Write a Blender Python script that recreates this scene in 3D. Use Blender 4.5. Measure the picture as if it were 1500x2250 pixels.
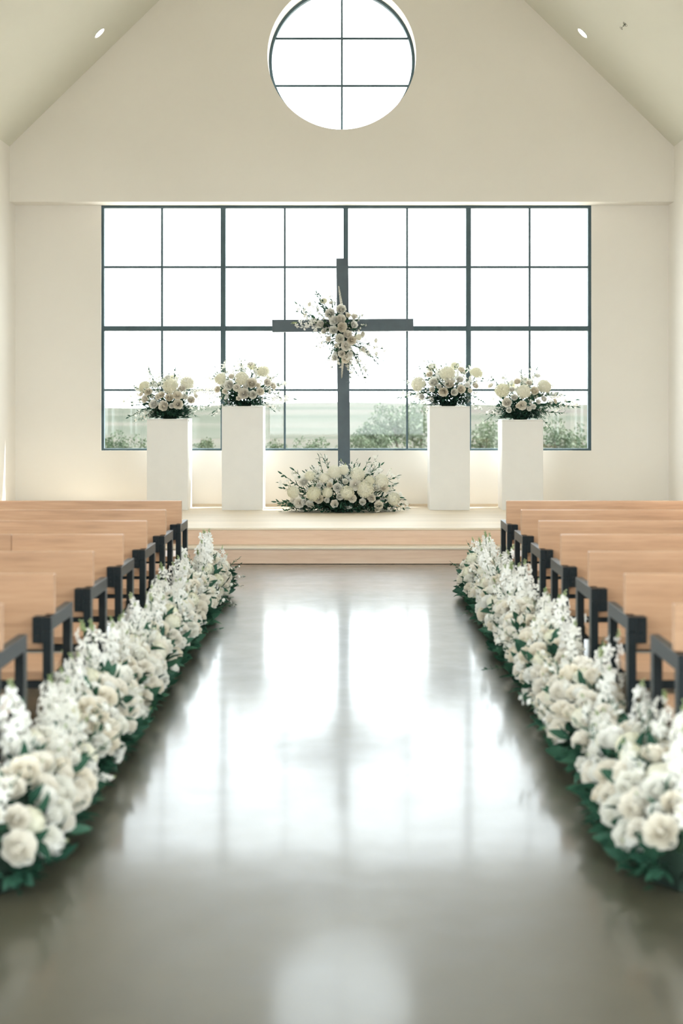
import bpy, bmesh, math, random
from mathutils import Vector, Matrix, Quaternion

for o in list(bpy.data.objects):
    bpy.data.objects.remove(o)
SC = bpy.context.scene
COL = SC.collection
PI = math.pi

# ------------------------------------------------------------------ camera
F = 3125.0                       # focal length in pixels of the 1500x2250 frame
VX, VY = 768.0, 888.0            # vanishing point of the aisle
CX, CZ = 0.095, 1.57             # camera position (y = 0), looking along +y
cam_d = bpy.data.cameras.new('camera')
cam = bpy.data.objects.new('camera', cam_d)
COL.objects.link(cam)
cam.location = (CX, 0, CZ)
cam.rotation_euler = (PI / 2, 0, 0)
cam_d.sensor_fit = 'VERTICAL'
cam_d.sensor_height = 36
cam_d.sensor_width = 24
cam_d.lens = 36 * F / 2250
cam_d.shift_x = (750 - VX) / 2250
cam_d.shift_y = -(1125 - VY) / 2250
cam_d.clip_end = 3000
cam_d.dof.use_dof = True
cam_d.dof.focus_distance = 15.0
cam_d.dof.aperture_fstop = 1.9
SC.camera = cam

# ------------------------------------------------------------------ world, sun, exposure
SKY = 2.3
world = bpy.data.worlds.new('world')
SC.world = world
world.use_nodes = True
bg = world.node_tree.nodes['Background']
bg.inputs['Color'].default_value = (0.90, 0.96, 1.0, 1)
bg.inputs['Strength'].default_value = SKY

sun_d = bpy.data.lights.new('sun', 'SUN')
sun = bpy.data.objects.new('sun', sun_d)
COL.objects.link(sun)
sun_d.energy = 8.0
sun_d.angle = math.radians(0.6)
sun_d.color = (1.0, 0.97, 0.93)
sun.location = (20, 30, 40)
sun.rotation_euler = Vector((-2.1, -1.0, -4.6)).to_track_quat('-Z', 'Y').to_euler()

vs = SC.view_settings
vs.view_transform = 'Standard'
vs.look = 'None'
vs.gamma = 1.0
vs.exposure = 1.5
vs.use_curve_mapping = False
SC.cycles.max_bounces = 7
SC.cycles.diffuse_bounces = 5
SC.cycles.glossy_bounces = 3
SC.cycles.adaptive_threshold = 0.045
SC.cycles.adaptive_min_samples = 16
SC.cycles.transparent_max_bounces = 10
SC.cycles.caustics_reflective = False
SC.cycles.caustics_refractive = False
SC.cycles.sample_clamp_indirect = 6.0


def portal(name, center, sx, sy, direction):
    """Sky-sampling portal filling a window opening: gives off no light of its own."""
    d = bpy.data.lights.new(name, 'AREA')
    d.shape = 'RECTANGLE'
    d.size, d.size_y = sx, sy
    d.cycles.is_portal = True
    o = bpy.data.objects.new(name, d)
    COL.objects.link(o)
    o.location = center
    o.rotation_euler = Vector(direction).to_track_quat('-Z', 'Z').to_euler()
    return o


def at(px, py, Y):
    """Place in the room seen at a pixel of the photograph, at distance Y along the aisle."""
    return Vector((CX + (px - VX) / F * Y, Y, CZ - (py - VY) / F * Y))


# ------------------------------------------------------------------ materials
def new_mat(name):
    m = bpy.data.materials.new(name)
    m.use_nodes = True
    nt = m.node_tree
    return m, nt, nt.nodes['Principled BSDF']


def N(nt, t, **kw):
    n = nt.nodes.new(t)
    for k, v in kw.items():
        setattr(n, k, v)
    return n


def ramp(nt, fac, stops):
    r = nt.nodes.new('ShaderNodeValToRGB')
    el = r.color_ramp.elements
    while len(el) < len(stops):
        el.new(0.5)
    for e, (p, c) in zip(el, stops):
        e.position = p
        e.color = (*c, 1)
    nt.links.new(fac, r.inputs['Fac'])
    return r.outputs['Color']


def noise(nt, scale, detail=3, rough=0.5, mapscale=None, coord='Object'):
    tc = nt.nodes.new('ShaderNodeTexCoord')
    mp = nt.nodes.new('ShaderNodeMapping')
    if mapscale:
        mp.inputs['Scale'].default_value = mapscale
    nt.links.new(tc.outputs[coord], mp.inputs['Vector'])
    n = nt.nodes.new('ShaderNodeTexNoise')
    n.inputs['Scale'].default_value = scale
    n.inputs['Detail'].default_value = detail
    n.inputs['Roughness'].default_value = rough
    nt.links.new(mp.outputs['Vector'], n.inputs['Vector'])
    return n.outputs['Fac']


def bump(nt, b, h, strength, dist):
    n = nt.nodes.new('ShaderNodeBump')
    n.inputs['Strength'].default_value = strength
    n.inputs['Distance'].default_value = dist
    nt.links.new(h, n.inputs['Height'])
    nt.links.new(n.outputs['Normal'], b.inputs['Normal'])


def plaster(name, c0, c1):
    m, nt, b = new_mat(name)
    f = noise(nt, 0.8, 4)
    nt.links.new(ramp(nt, f, [(0.35, c0), (0.7, c1)]), b.inputs['Base Color'])
    b.inputs['Roughness'].default_value = 0.75
    bump(nt, b, noise(nt, 90, 3), 0.06, 0.004)
    return m


def wood(name, dark, mid, light, axis='X', rough=0.38, gs=1.0):
    m, nt, b = new_mat(name)
    sc = {'X': (0.55, 9, 9), 'Y': (9, 0.55, 9)}[axis]
    g1 = noise(nt, 1.6 * gs, 5, 0.6, sc)
    g2 = noise(nt, 7.0 * gs, 3, 0.6, sc)
    mix = N(nt, 'ShaderNodeMix')
    mix.inputs[0].default_value = 0.35
    nt.links.new(g1, mix.inputs[2])
    nt.links.new(g2, mix.inputs[3])
    col = ramp(nt, mix.outputs[0], [(0.30, dark), (0.5, mid), (0.68, light)])
    # each board carries its own tone
    oi = nt.nodes.new('ShaderNodeObjectInfo')
    hs = nt.nodes.new('ShaderNodeHueSaturation')
    mr = nt.nodes.new('ShaderNodeMapRange')
    mr.inputs['To Min'].default_value = 0.94
    mr.inputs['To Max'].default_value = 1.05
    nt.links.new(oi.outputs['Random'], mr.inputs['Value'])
    nt.links.new(mr.outputs['Result'], hs.inputs['Value'])
    nt.links.new(col, hs.inputs['Color'])
    nt.links.new(hs.outputs['Color'], b.inputs['Base Color'])
    b.inputs['Roughness'].default_value = rough
    bump(nt, b, g2, 0.05, 0.002)
    return m


def plain(name, c, rough=0.5, metal=0.0, var=0.12, scale=6):
    m, nt, b = new_mat(name)
    f = noise(nt, scale, 3)
    lo = tuple(x * (1 - var) for x in c)
    hi = tuple(min(1, x * (1 + var)) for x in c)
    nt.links.new(ramp(nt, f, [(0.3, lo), (0.7, hi)]), b.inputs['Base Color'])
    b.inputs['Roughness'].default_value = rough
    b.inputs['Metallic'].default_value = metal
    return m


def petal_mat(name, c_lo, c_hi, trans=0.36, scale=18):
    m, nt, b = new_mat(name)
    oi = nt.nodes.new('ShaderNodeObjectInfo')
    f = noise(nt, scale, 2)
    mx = N(nt, 'ShaderNodeMix')
    mx.inputs[0].default_value = 0.65
    nt.links.new(f, mx.inputs[2])
    nt.links.new(oi.outputs['Random'], mx.inputs[3])
    col = ramp(nt, mx.outputs[0], [(0.2, c_lo), (0.8, c_hi)])
    nt.links.new(col, b.inputs['Base Color'])
    b.inputs['Roughness'].default_value = 0.6
    b.inputs['Specular IOR Level'].default_value = 0.25
    tr = nt.nodes.new('ShaderNodeBsdfTranslucent')
    nt.links.new(col, tr.inputs['Color'])
    ms = nt.nodes.new('ShaderNodeMixShader')
    ms.inputs[0].default_value = trans
    out = nt.nodes['Material Output']
    nt.links.new(b.outputs[0], ms.inputs[1])
    nt.links.new(tr.outputs[0], ms.inputs[2])
    nt.links.new(ms.outputs[0], out.inputs['Surface'])
    return m


def glass_mat():
    m, nt, b = new_mat('window_glass')
    nt.nodes.remove(b)
    t = nt.nodes.new('ShaderNodeBsdfTransparent')
    t.inputs['Color'].default_value = (0.97, 0.985, 0.98, 1)
    g = nt.nodes.new('ShaderNodeBsdfGlossy')
    g.inputs['Roughness'].default_value = 0.02
    lw = nt.nodes.new('ShaderNodeLayerWeight')         # thin-pane Fresnel: 4 % head-on, more when grazing
    lw.inputs['Blend'].default_value = 0.5
    pw = N(nt, 'ShaderNodeMath', operation='POWER')
    pw.inputs[1].default_value = 5.0
    ma = N(nt, 'ShaderNodeMath', operation='MULTIPLY_ADD')
    ma.inputs[1].default_value = 0.8
    ma.inputs[2].default_value = 0.035
    nt.links.new(lw.outputs['Facing'], pw.inputs[0])
    nt.links.new(pw.outputs[0], ma.inputs[0])
    ms = nt.nodes.new('ShaderNodeMixShader')
    nt.links.new(ma.outputs[0], ms.inputs[0])
    nt.links.new(t.outputs[0], ms.inputs[1])
    nt.links.new(g.outputs[0], ms.inputs[2])
    nt.links.new(ms.outputs[0], nt.nodes['Material Output'].inputs['Surface'])
    return m


def floor_mat():
    m, nt, b = new_mat('polished_concrete')
    f1 = noise(nt, 0.9, 6, 0.6)
    f2 = noise(nt, 5.0, 5, 0.6)
    mx = N(nt, 'ShaderNodeMix')
    mx.inputs[0].default_value = 0.4
    nt.links.new(f1, mx.inputs[2])
    nt.links.new(f2, mx.inputs[3])
    nt.links.new(ramp(nt, mx.outputs[0], [(0.3, (0.036, 0.033, 0.020)), (0.5, (0.060, 0.054, 0.034)), (0.7, (0.095, 0.086, 0.060))]),
                 b.inputs['Base Color'])
    mr = nt.nodes.new('ShaderNodeMapRange')
    mr.inputs['From Min'].default_value = 0.3
    mr.inputs['From Max'].default_value = 0.7
    mr.inputs['To Min'].default_value = 0.32
    mr.inputs['To Max'].default_value = 0.42
    nt.links.new(f2, mr.inputs['Value'])
    nt.links.new(mr.outputs['Result'], b.inputs['Roughness'])
    b.inputs['IOR'].default_value = 1.6
    b.inputs['Coat Weight'].default_value = 0.68      # sealer: a thin sharp gloss over the softer stone
    b.inputs['Coat Roughness'].default_value = 0.11
    b.inputs['Coat IOR'].default_value = 1.3
    bump(nt, b, noise(nt, 2.2, 3), 0.04, 0.01)
    return m


def ground_mat():
    m, nt, b = new_mat('prairie_ground')
    f = noise(nt, 0.012, 6, 0.6, (0.6, 1.6, 1))
    nt.links.new(ramp(nt, f, [(0.32, (0.038, 0.043, 0.034)), (0.45, (0.048, 0.052, 0.042)), (0.55, (0.062, 0.060, 0.051)), (0.66, (0.052, 0.047, 0.044))]),
                 b.inputs['Base Color'])
    b.inputs['Roughness'].default_value = 0.95
    b.inputs['Specular IOR Level'].default_value = 0.0
    return m


M = {
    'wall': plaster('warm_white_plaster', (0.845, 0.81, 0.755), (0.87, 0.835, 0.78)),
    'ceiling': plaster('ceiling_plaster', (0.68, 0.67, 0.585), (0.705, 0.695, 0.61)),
    'floor': floor_mat(),
    'maple': wood('maple_board', (0.31, 0.17, 0.093), (0.46, 0.27, 0.155), (0.55, 0.345, 0.21)),
    'stage_wood': wood('stage_maple', (0.64, 0.43, 0.295), (0.74, 0.53, 0.385), (0.79, 0.60, 0.45), rough=0.45),
    'deck': wood('stage_deck', (0.68, 0.565, 0.43), (0.74, 0.63, 0.49), (0.78, 0.68, 0.54), rough=0.5),
    'steel': plain('black_steel', (0.0045, 0.0095, 0.0115), 0.36),
    'frame': plain('window_steel', (0.055, 0.098, 0.115), 0.5),
    'cross': plain('cross_paint', (0.092, 0.122, 0.145), 0.6),
    'pedestal': plain('pedestal_white', (0.81, 0.795, 0.765), 0.55, var=0.015),
    'glass': glass_mat(),
    'rose': petal_mat('rose_petal', (0.93, 0.88, 0.775), (0.945, 0.915, 0.85)),
    'white': petal_mat('white_petal', (0.93, 0.915, 0.85), (0.95, 0.94, 0.90)),
    'hydrangea': petal_mat('hydrangea_petal', (0.90, 0.88, 0.73), (0.93, 0.91, 0.81)),
    'bud': petal_mat('green_bud', (0.42, 0.52, 0.25), (0.60, 0.66, 0.40)),
    'leaf': petal_mat('leaf_green', (0.022, 0.076, 0.048), (0.052, 0.140, 0.086), 0.15, 9),
    'leaf_light': petal_mat('leaf_pale_green', (0.05, 0.135, 0.06), (0.09, 0.19, 0.085), 0.2, 9),
    'stem': plain('stem_green', (0.06, 0.12, 0.05), 0.7),
    'moss': plain('moss_base', (0.012, 0.035, 0.02), 0.95),
    'ground': ground_mat(),
    'bounce': plain('pale_bounce', (0.40, 0.375, 0.335), 0.95, var=0.15, scale=8),  # for the added apron that throws daylight up indoors
    'shrub': petal_mat('shrub_leaf', (0.045, 0.068, 0.033), (0.072, 0.094, 0.053), 0.25, 1.5),
    'bark': plain('shrub_bark', (0.10, 0.08, 0.06), 0.9),
    'trim': plain('light_trim', (0.85, 0.84, 0.80), 0.4, var=0.02),
    'chrome': plain('chrome', (0.45, 0.45, 0.40), 0.25, 1.0),
}


def lens_mat():
    m, nt, b = new_mat('lamp_lens')
    b.inputs['Base Color'].default_value = (0.9, 0.88, 0.82, 1)
    b.inputs['Emission Color'].default_value = (1, 0.94, 0.84, 1)
    b.inputs['Emission Strength'].default_value = 4.0
    return m


M['lens'] = lens_mat()
M['steel'].node_tree.nodes['Principled BSDF'].inputs['Specular IOR Level'].default_value = 0.3


# ------------------------------------------------------------------ mesh and object helpers
def link(name, me, parent=None, loc=(0, 0, 0)):
    o = bpy.data.objects.new(name, me)
    COL.objects.link(o)
    o.location = loc
    if parent is not None:
        o.parent = parent
    return o


def finish(name, bm, mats, smooth=False):
    me = bpy.data.meshes.new(name)
    bm.to_mesh(me)
    bm.free()
    if not isinstance(mats, (list, tuple)):
        mats = [mats]
    for m in mats:
        me.materials.append(m)
    if smooth:
        me.polygons.foreach_set('use_smooth', [True] * len(me.polygons))
    return me


def pydata(name, v, f, mats, idx=None, smooth=True):
    me = bpy.data.meshes.new(name)
    me.from_pydata(v, [], f)
    if not isinstance(mats, (list, tuple)):
        mats = [mats]
    for m in mats:
        me.materials.append(m)
    if idx:
        me.polygons.foreach_set('material_index', idx)
    if smooth:
        me.polygons.foreach_set('use_smooth', [True] * len(me.polygons))
    me.update()
    return me


def box_mesh(name, x0, x1, y0, y1, z0, z1, mat, bevel=0.0, seg=2):
    bm = bmesh.new()
    r = bmesh.ops.create_cube(bm, size=1)
    for v in r['verts']:
        v.co = Vector(((x0 + x1) / 2 + v.co.x * (x1 - x0), (y0 + y1) / 2 + v.co.y * (y1 - y0), (z0 + z1) / 2 + v.co.z * (z1 - z0)))
    if bevel > 0:
        bmesh.ops.bevel(bm, geom=list(bm.edges), offset=bevel, segments=seg, affect='EDGES', profile=0.5)
    return finish(name, bm, mat)


def box(name, x0, x1, y0, y1, z0, z1, mat, parent=None, bevel=0.0):
    return link(name, box_mesh(name, x0, x1, y0, y1, z0, z1, mat, bevel), parent)


def slab_mesh(name, outer, holes, d, vec, to3, mat, bevel=0.0):
    """A flat slab with holes: 2D loops -> to3() -> thickness vec."""
    bm = bmesh.new()
    edges = []
    for loop in [outer] + holes:
        vsl = [bm.verts.new(to3(*p)) for p in loop]
        for i in range(len(vsl)):
            edges.append(bm.edges.new((vsl[i], vsl[(i + 1) % len(vsl)])))
    r = bmesh.ops.triangle_fill(bm, edges=edges, use_beauty=True, use_dissolve=False)
    faces = [g for g in r['geom'] if isinstance(g, bmesh.types.BMFace)]
    ex = bmesh.ops.extrude_face_region(bm, geom=faces)
    for g in ex['geom']:
        if isinstance(g, bmesh.types.BMVert):
            g.co += Vector(vec) * d
    bmesh.ops.recalc_face_normals(bm, faces=bm.faces)
    if bevel > 0:
        es = [e for e in bm.edges if len(e.link_faces) == 2 and e.calc_face_angle(0) > 0.6]
        bmesh.ops.bevel(bm, geom=es, offset=bevel, segments=2, affect='EDGES', profile=0.5)
    return finish(name, bm, mat)


def slab(name, outer, holes, d, vec, to3, mat, parent=None, bevel=0.0):
    return link(name, slab_mesh(name, outer, holes, d, vec, to3, mat, bevel), parent)


def rect(a0, a1, b0, b1):
    return [(a0, b0), (a1, b0), (a1, b1), (a0, b1)]


def thing(name, label, cat, loc=(0, 0, 0), group=None):
    o = link(name, None, None, loc)
    o.empty_display_size = 0.1
    return tag(o, label, cat, group)


def tag(o, label, cat, group=None):
    o['label'] = label
    o['category'] = cat
    if group:
        o['group'] = group
    return o


def struct(o):
    o['kind'] = 'structure'
    return o


def ring_mesh(name, r_out, r_in, y0, y1, mat, n=72):
    """Flat ring in the xz plane, y0..y1 thick."""
    v, f = [], []
    for i in range(n):
        a = 2 * PI * i / n
        c, s = math.cos(a), math.sin(a)
        v += [(r_out * c, y0, r_out * s), (r_in * c, y0, r_in * s), (r_in * c, y1, r_in * s), (r_out * c, y1, r_out * s)]
    for i in range(n):
        a, b = 4 * i, 4 * ((i + 1) % n)
        for k in range(4):
            f.append((a + k, a + (k + 1) % 4, b + (k + 1) % 4, b + k))
    return pydata(name, v, f, mat, smooth=False)


# ------------------------------------------------------------------ the room
XW = 3.97                      # half width
YF, YL = 17.0, 17.3            # upper (header) and lower front wall planes
YO = 17.42                     # outer face
YB = -3.0                      # rear wall
ZS = 3.99                      # header soffit
ZE = 4.65                      # eaves
PITCH = 0.976
ZR = ZE + XW * PITCH           # ridge
T = 0.25

struct(box('floor', -XW - T, XW + T, YB - T, YO, -0.12, 0.0, M['floor']))

# front wall, lower part with the wide window opening (open to the soffit)
WX0, WX1, WZ0 = -2.928, 3.035, 1.005
lower = [(-XW - T, 0), (XW + T, 0), (XW + T, ZS), (WX1, ZS), (WX1, WZ0), (WX0, WZ0), (WX0, ZS), (-XW - T, ZS)]
struct(slab('wall_front', lower, [], YO - YL, (0, 1, 0), lambda a, b: (a, YL, b), M['wall']))
# front wall, upper part: gable with the round opening, stands proud of the lower wall
RC = (0.0, at(751, 121, YF).z)
RR = 0.889
hole = [(RC[0] + RR * math.cos(2 * PI * i / 96), RC[1] + RR * math.sin(2 * PI * i / 96)) for i in range(96)]
gable = [(-XW, ZS), (XW, ZS), (XW, ZE), (0, ZR), (-XW, ZE)]
struct(slab('wall_front_gable', gable, [hole], YO - YF, (0, 1, 0), lambda a, b: (a, YF, b), M['wall']))

# side walls; tall unseen windows added along the pews to brighten the interior
added_side_win = [(-2.3 + 2.75 * k, 0.1 + 2.75 * k) for k in range(5)]
SZ0, SZ1 = 0.6, 4.3
holes_l = [rect(a, b, SZ0, SZ1) for a, b in added_side_win]
struct(slab('wall_left', rect(YB - T, YO, -0.12, ZE + 0.2), holes_l, T, (-1, 0, 0), lambda a, b: (-XW, a, b), M['wall']))
struct(slab('wall_right', rect(YB - T, YO, -0.12, ZE + 0.2), holes_l, T, (1, 0, 0), lambda a, b: (XW, a, b), M['wall']))
# rear wall, unseen; its glazed opening is enlarged to brighten the front wall
BX, BZ = 3.3, 5.2
rear = [(-XW, 0), (XW, 0), (XW, ZE), (0, ZR), (-XW, ZE)]
struct(slab('wall_rear', rear, [rect(-BX, BX, 0.1, BZ)], T, (0, -1, 0), lambda a, b: (a, YB, b), M['wall']))
# vaulted ceiling
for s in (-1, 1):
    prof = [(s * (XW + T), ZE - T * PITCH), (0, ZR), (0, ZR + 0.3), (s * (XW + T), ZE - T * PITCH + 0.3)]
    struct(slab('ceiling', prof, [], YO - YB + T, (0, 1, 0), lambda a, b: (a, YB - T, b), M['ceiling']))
# maple shoe along the foot of the front wall
struct(box('baseboard_front', -XW, XW, YL - 0.016, YL, 0.33, 0.358, M['deck']))

# ---- wide front window
YG = 17.36
win = link('window_1', None)
struct(win)


def wx(px):
    return CX + (px - VX) / F * YG


def wz(py):
    return CZ - (py - VY) / F * YG


fx0, fx1, fz0, fz1 = wx(225), wx(1296), wz(988.5), wz(452.5)
fr = 0.025
slab('outer_frame', rect(WX0, WX1, WZ0, ZS), [rect(fx0 + fr, fx1 - fr * 1.2, fz0 + 0.018, fz1 - 0.03)], 0.07, (0, 1, 0),
     lambda a, b: (a, YG - 0.035, b), M['frame'], win)
thick_x = [490.5, 759.5, 1028.5]
thin_x = [356, 625.5, 894, 1163]
for p in thick_x:
    box('mullion', wx(p) - 0.030, wx(p) + 0.030, YG - 0.045, YG + 0.045, fz0 + 0.017, fz1 - 0.028, M['frame'], win, 0.004)
cols = [fx0 + fr] + [c for c in sorted(map(wx, thick_x + thin_x))] + [fx1 - fr * 1.2]
rows = [fz0 + 0.018, wz(857), wz(722), wz(587), fz1 - 0.03]
for i in range(4):
    a = (fx0 + fr if i == 0 else wx(thick_x[i - 1]) + 0.03)
    b = (fx1 - fr * 1.2 if i == 3 else wx(thick_x[i]) - 0.03)
    box('transom', a, b, YG - 0.043, YG + 0.043, wz(722) - 0.029, wz(722) + 0.029, M['frame'], win, 0.004)
    for z in (587, 857):
        box('muntin', a, b, YG - 0.012, YG + 0.012, wz(z) - 0.0125, wz(z) + 0.0125, M['frame'], win)
    for (za, zb) in ((fz0 + 0.018, wz(722) - 0.029), (wz(722) + 0.029, fz1 - 0.03)):
        box('muntin', wx(thin_x[i]) - 0.012, wx(thin_x[i]) + 0.012, YG - 0.0125, YG + 0.0125, za, zb, M['frame'], win)
for i in range(8):
    for j in range(4):
        box('pane', cols[i], cols[i + 1], YG - 0.003, YG + 0.003, rows[j], rows[j + 1], M['glass'], win)
portal('portal_front', ((WX0 + WX1) / 2, YG - 0.06, (WZ0 + ZS) / 2), WX1 - WX0, ZS - WZ0, (0, -1, 0))

# ---- round window
rw = link('window_2', None, None, (RC[0], YG, RC[1]))
struct(rw)
link('ring_frame', ring_mesh('ring_frame', RR, RR - 0.034, -0.04, 0.04, M['frame']), rw)
th = (187 - 83) / 2 / F * YG
box('muntin', -0.012, 0.012, -0.012, 0.012, -RR + 0.02, RR - 0.02, M['frame'], rw)
hw = math.sqrt(RR * RR - th * th) - 0.02
for s in (-1, 1):
    box('muntin', -hw, hw, -0.0125, 0.0125, s * th - 0.012, s * th + 0.012, M['frame'], rw)
r_in = RR - 0.02
for (z0, z1) in ((-r_in, -th), (-th, th), (th, r_in)):
    for s in (-1, 1):
        pts = []
        for k in range(17):
            z = z0 + (z1 - z0) * k / 16
            pts.append((s * math.sqrt(max(0, r_in ** 2 - z * z)), z))
        pts = [(0, z0)] + [p for p in pts if abs(p[0]) > 1e-4] + [(0, z1)]
        slab('pane', pts, [], 0.006, (0, 1, 0), lambda a, b: (a, -0.003, b), M['glass'], rw)
portal('portal_round', (RC[0], YG - 0.06, RC[1]), 1.7, 1.7, (0, -1, 0))


# ---- unseen rear glazing, and side windows added for more interior light (behind and beside the camera)
def unseen_window(name, axis, plane, a0, a1, z0, z1, nx, nz):
    w = struct(link(name, None))

    def bx(n, u0, u1, v0, v1, d, m):
        if axis == 'x':
            return box(n, u0, u1, plane - d, plane + d, v0, v1, m, w)
        return box(n, plane - d, plane + d, u0, u1, v0, v1, m, w)
    for u in (a0, a1 - 0.05):
        bx('jamb', u, u + 0.05, z0, z1, 0.04, M['frame'])
    for v in (z0, z1 - 0.05):
        bx('rail', a0 + 0.05, a1 - 0.05, v, v + 0.05, 0.04, M['frame'])
    for i in range(1, nx):
        u = a0 + (a1 - a0) * i / nx
        bx('mullion', u - 0.02, u + 0.02, z0 + 0.05, z1 - 0.05, 0.03, M['frame'])
    for j in range(1, nz):
        v = z0 + (z1 - z0) * j / nz
        bx('transom', a0 + 0.05, a1 - 0.05, v - 0.015, v + 0.015, 0.025, M['frame'])
    for i in range(nx):
        for j in range(nz):
            bx('pane', a0 + (a1 - a0) * i / nx, a0 + (a1 - a0) * (i + 1) / nx, z0 + (z1 - z0) * j / nz, z0 + (z1 - z0) * (j + 1) / nz, 0.003, M['glass'])
    return w


unseen_window('window_3', 'x', YB - 0.12, -BX, BX, 0.1, BZ, 4, 3)
portal('portal_rear', (0, YB - 0.05, (0.1 + BZ) / 2), 2 * BX, BZ - 0.1, (0, 1, 0))
for k, (a, b) in enumerate(added_side_win):
    for sd in (-1, 1):
        unseen_window('window_%d' % (4 + 2 * k + (sd > 0)), 'y', sd * (XW + 0.12), a, b, SZ0, SZ1, 2, 3)
        portal('portal_side', (sd * (XW + 0.05), (a + b) / 2, (SZ0 + SZ1) / 2), b - a, SZ1 - SZ0, (-sd, 0, 0))

# ------------------------------------------------------------------ outdoors: prairie, hills, shrubs
rng = random.Random(5)


def ground_h(x, y):
    t = min(1, max(0, (y - 40) / 160))
    t = t * t * (3 - 2 * t)
    h = -0.45 - 1.0 * t
    u = min(1, max(0, (y - 220) / 480))
    h += (1.5 + 1.1 * math.sin(x * 0.011 + 1.0) + 0.7 * math.sin(x * 0.031 + 2)) * u * u * (3 - 2 * u) * 1.25
    h += 0.5 * math.sin(y * 0.045 + x * 0.013) * t * (1 - u)
    return h


gv, gf = [], []
ys = [-60, -20, 10, 17.5, 20] + [20 + 900 * (k / 70) ** 2 for k in range(1, 71)]
nxg = 60
for y in ys:
    half = 60 + max(0, y) * 0.6
    for i in range(nxg + 1):
        x = -half + 2 * half * i / nxg
        h = ground_h(x, y)
        if y > 600:
            h += 0.45 * rng.random()
        gv.append((x, y, h))
for j in range(len(ys) - 1):
    for i in range(nxg):
        a = j * (nxg + 1) + i
        gf.append((a, a + 1, a + nxg + 2, a + nxg + 1))
struct(slab('bounce_apron', rect(-15, 15, -15, 33), [rect(-XW - T - 0.01, XW + T + 0.01, YB - T - 0.01, YO + 0.01)], 0.3, (0, 0, -1), lambda a, b: (a, b, -0.1), M['bounce']))  # unseen pale apron, added to bounce daylight onto ceiling and gable
gr = link('ground', pydata('ground', gv, gf, M['ground']))
struct(gr)


def shrub_mesh(seed, n=1300):
    r = random.Random(seed)
    v, f = [], []
    blobs = [(Vector((r.uniform(-.5, .5), r.uniform(-.4, .4), r.uniform(.25, .8))), r.uniform(.22, .4)) for _ in range(9)]
    for _ in range(n):
        c, rad = r.choice(blobs)
        d = Vector((r.gauss(0, 1), r.gauss(0, 1), r.gauss(0, 1))).normalized()
        p = c + d * rad * r.uniform(.6, 1.0)
        if p.z < 0.02:
            p.z = 0.02 + r.random() * .1
        q = Quaternion((r.gauss(0, 1), r.gauss(0, 1), r.gauss(0, 1), r.gauss(0, 1))).normalized()
        s = r.uniform(.03, .06)
        b = len(v)
        for dx, dy in ((-1, 0), (0, -.5), (1, 0), (0, .5)):
            v.append(p + q @ Vector((dx * s, dy * s, 0)))
        f.append((b, b + 1, b + 2, b + 3))
    return pydata('shrub_foliage', v, f, M['shrub'])


def tube_into(v, f, pts, rads, n=5):
    b0 = len(v)
    for k, p in enumerate(pts):
        d = (Vector(pts[min(k + 1, len(pts) - 1)]) - Vector(pts[max(k - 1, 0)])).normalized()
        q = d.to_track_quat('Z', 'Y')
        for i in range(n):
            a = 2 * PI * i / n
            v.append(Vector(p) + q @ Vector((rads[k] * math.cos(a), rads[k] * math.sin(a), 0)))
    for k in range(len(pts) - 1):
        for i in range(n):
            a, b = b0 + k * n + i, b0 + k * n + (i + 1) % n
            f.append((a, b, b + n, a + n))
    f.append(tuple(b0 + i for i in reversed(range(n))))
    f.append(tuple(b0 + (len(pts) - 1) * n + i for i in range(n)))


shrubs = [shrub_mesh(s) for s in (11, 12, 13)]
tv, tf = [], []
tube_into(tv, tf, [(0, 0, -.1), (.02, 0, .2), (-.03, .02, .5)], [.04, .032, .015], 6)
trunk_me = pydata('trunk', tv, tf, M['bark'])
shrub_spots = [
    (262, 965, 46, 0.55, 'low green shrub outside the window at its far lower left corner'),
    (455, 972, 48, 0.5, 'low green shrub outside the window between the two left pedestals'),
    (690, 974, 44, 0.45, 'small low shrub outside just left of the cross'),
    (600, 978, 50, 0.4, 'small shrub outside beside the right edge of the taller left pedestal'),
    (822, 945, 52, 0.75, 'rounded green bush outside just right of the cross'),
    (870, 925, 60, 1.15, 'tall pale green tree outside between the cross and the right pedestals'),
    (925, 925, 66, 1.2, 'tall pale green tree outside beside the taller right pedestal'),
    (780, 965, 50, 0.5, 'low bush outside against the right side of the cross'),
    (1065, 950, 50, 0.8, 'green bush outside between the two right pedestals'),
    (1220, 950, 48, 0.85, 'green bush outside right of the shorter right pedestal'),
    (1268, 968, 52, 0.45, 'small shrub outside at the far lower right corner of the window'),
]
for i, (px, py, Y, hh, lab) in enumerate(shrub_spots):
    p = at(px, py, Y)
    base = ground_h(p.x, Y)
    top = CZ - (py - 40 * hh - VY) / F * Y
    s = max(0.6, (top - base) / 1.05)
    t = thing('shrub', lab, 'shrub', (p.x, Y, base - 0.02), 'shrubs outside the window')
    t.scale = (s * 0.95, s * 0.9, s)
    t.rotation_euler.z = i * 1.3
    link('foliage', shrubs[i % 3], t)['kind'] = 'stuff'
    link('trunk', trunk_me, t)

# ------------------------------------------------------------------ stage
stage = thing('altar_stage', 'wide maple stage with two steps across the front of the room', 'stage', (0, 14.0, 0))
Y1, Y2, SH = 13.94, 14.25, 0.165


def sbox(n, x0, x1, y0, y1, z0, z1, m, bev=0.003):
    return box(n, x0, x1, y0 - 14.0, y1 - 14.0, z0, z1, m, stage, bev)


XS = XW - 0.01
sbox('riser', -XS, XS, Y1 + 0.012, Y1 + 0.03, 0.004, SH - 0.022, M['stage_wood'], 0.001)
sbox('tread', -XS, XS, Y1, Y2 + 0.02, SH - 0.022, SH, M['deck'], 0.005)
sbox('riser', -XS, XS, Y2 + 0.012, Y2 + 0.03, SH, 2 * SH - 0.022, M['stage_wood'], 0.001)
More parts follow.
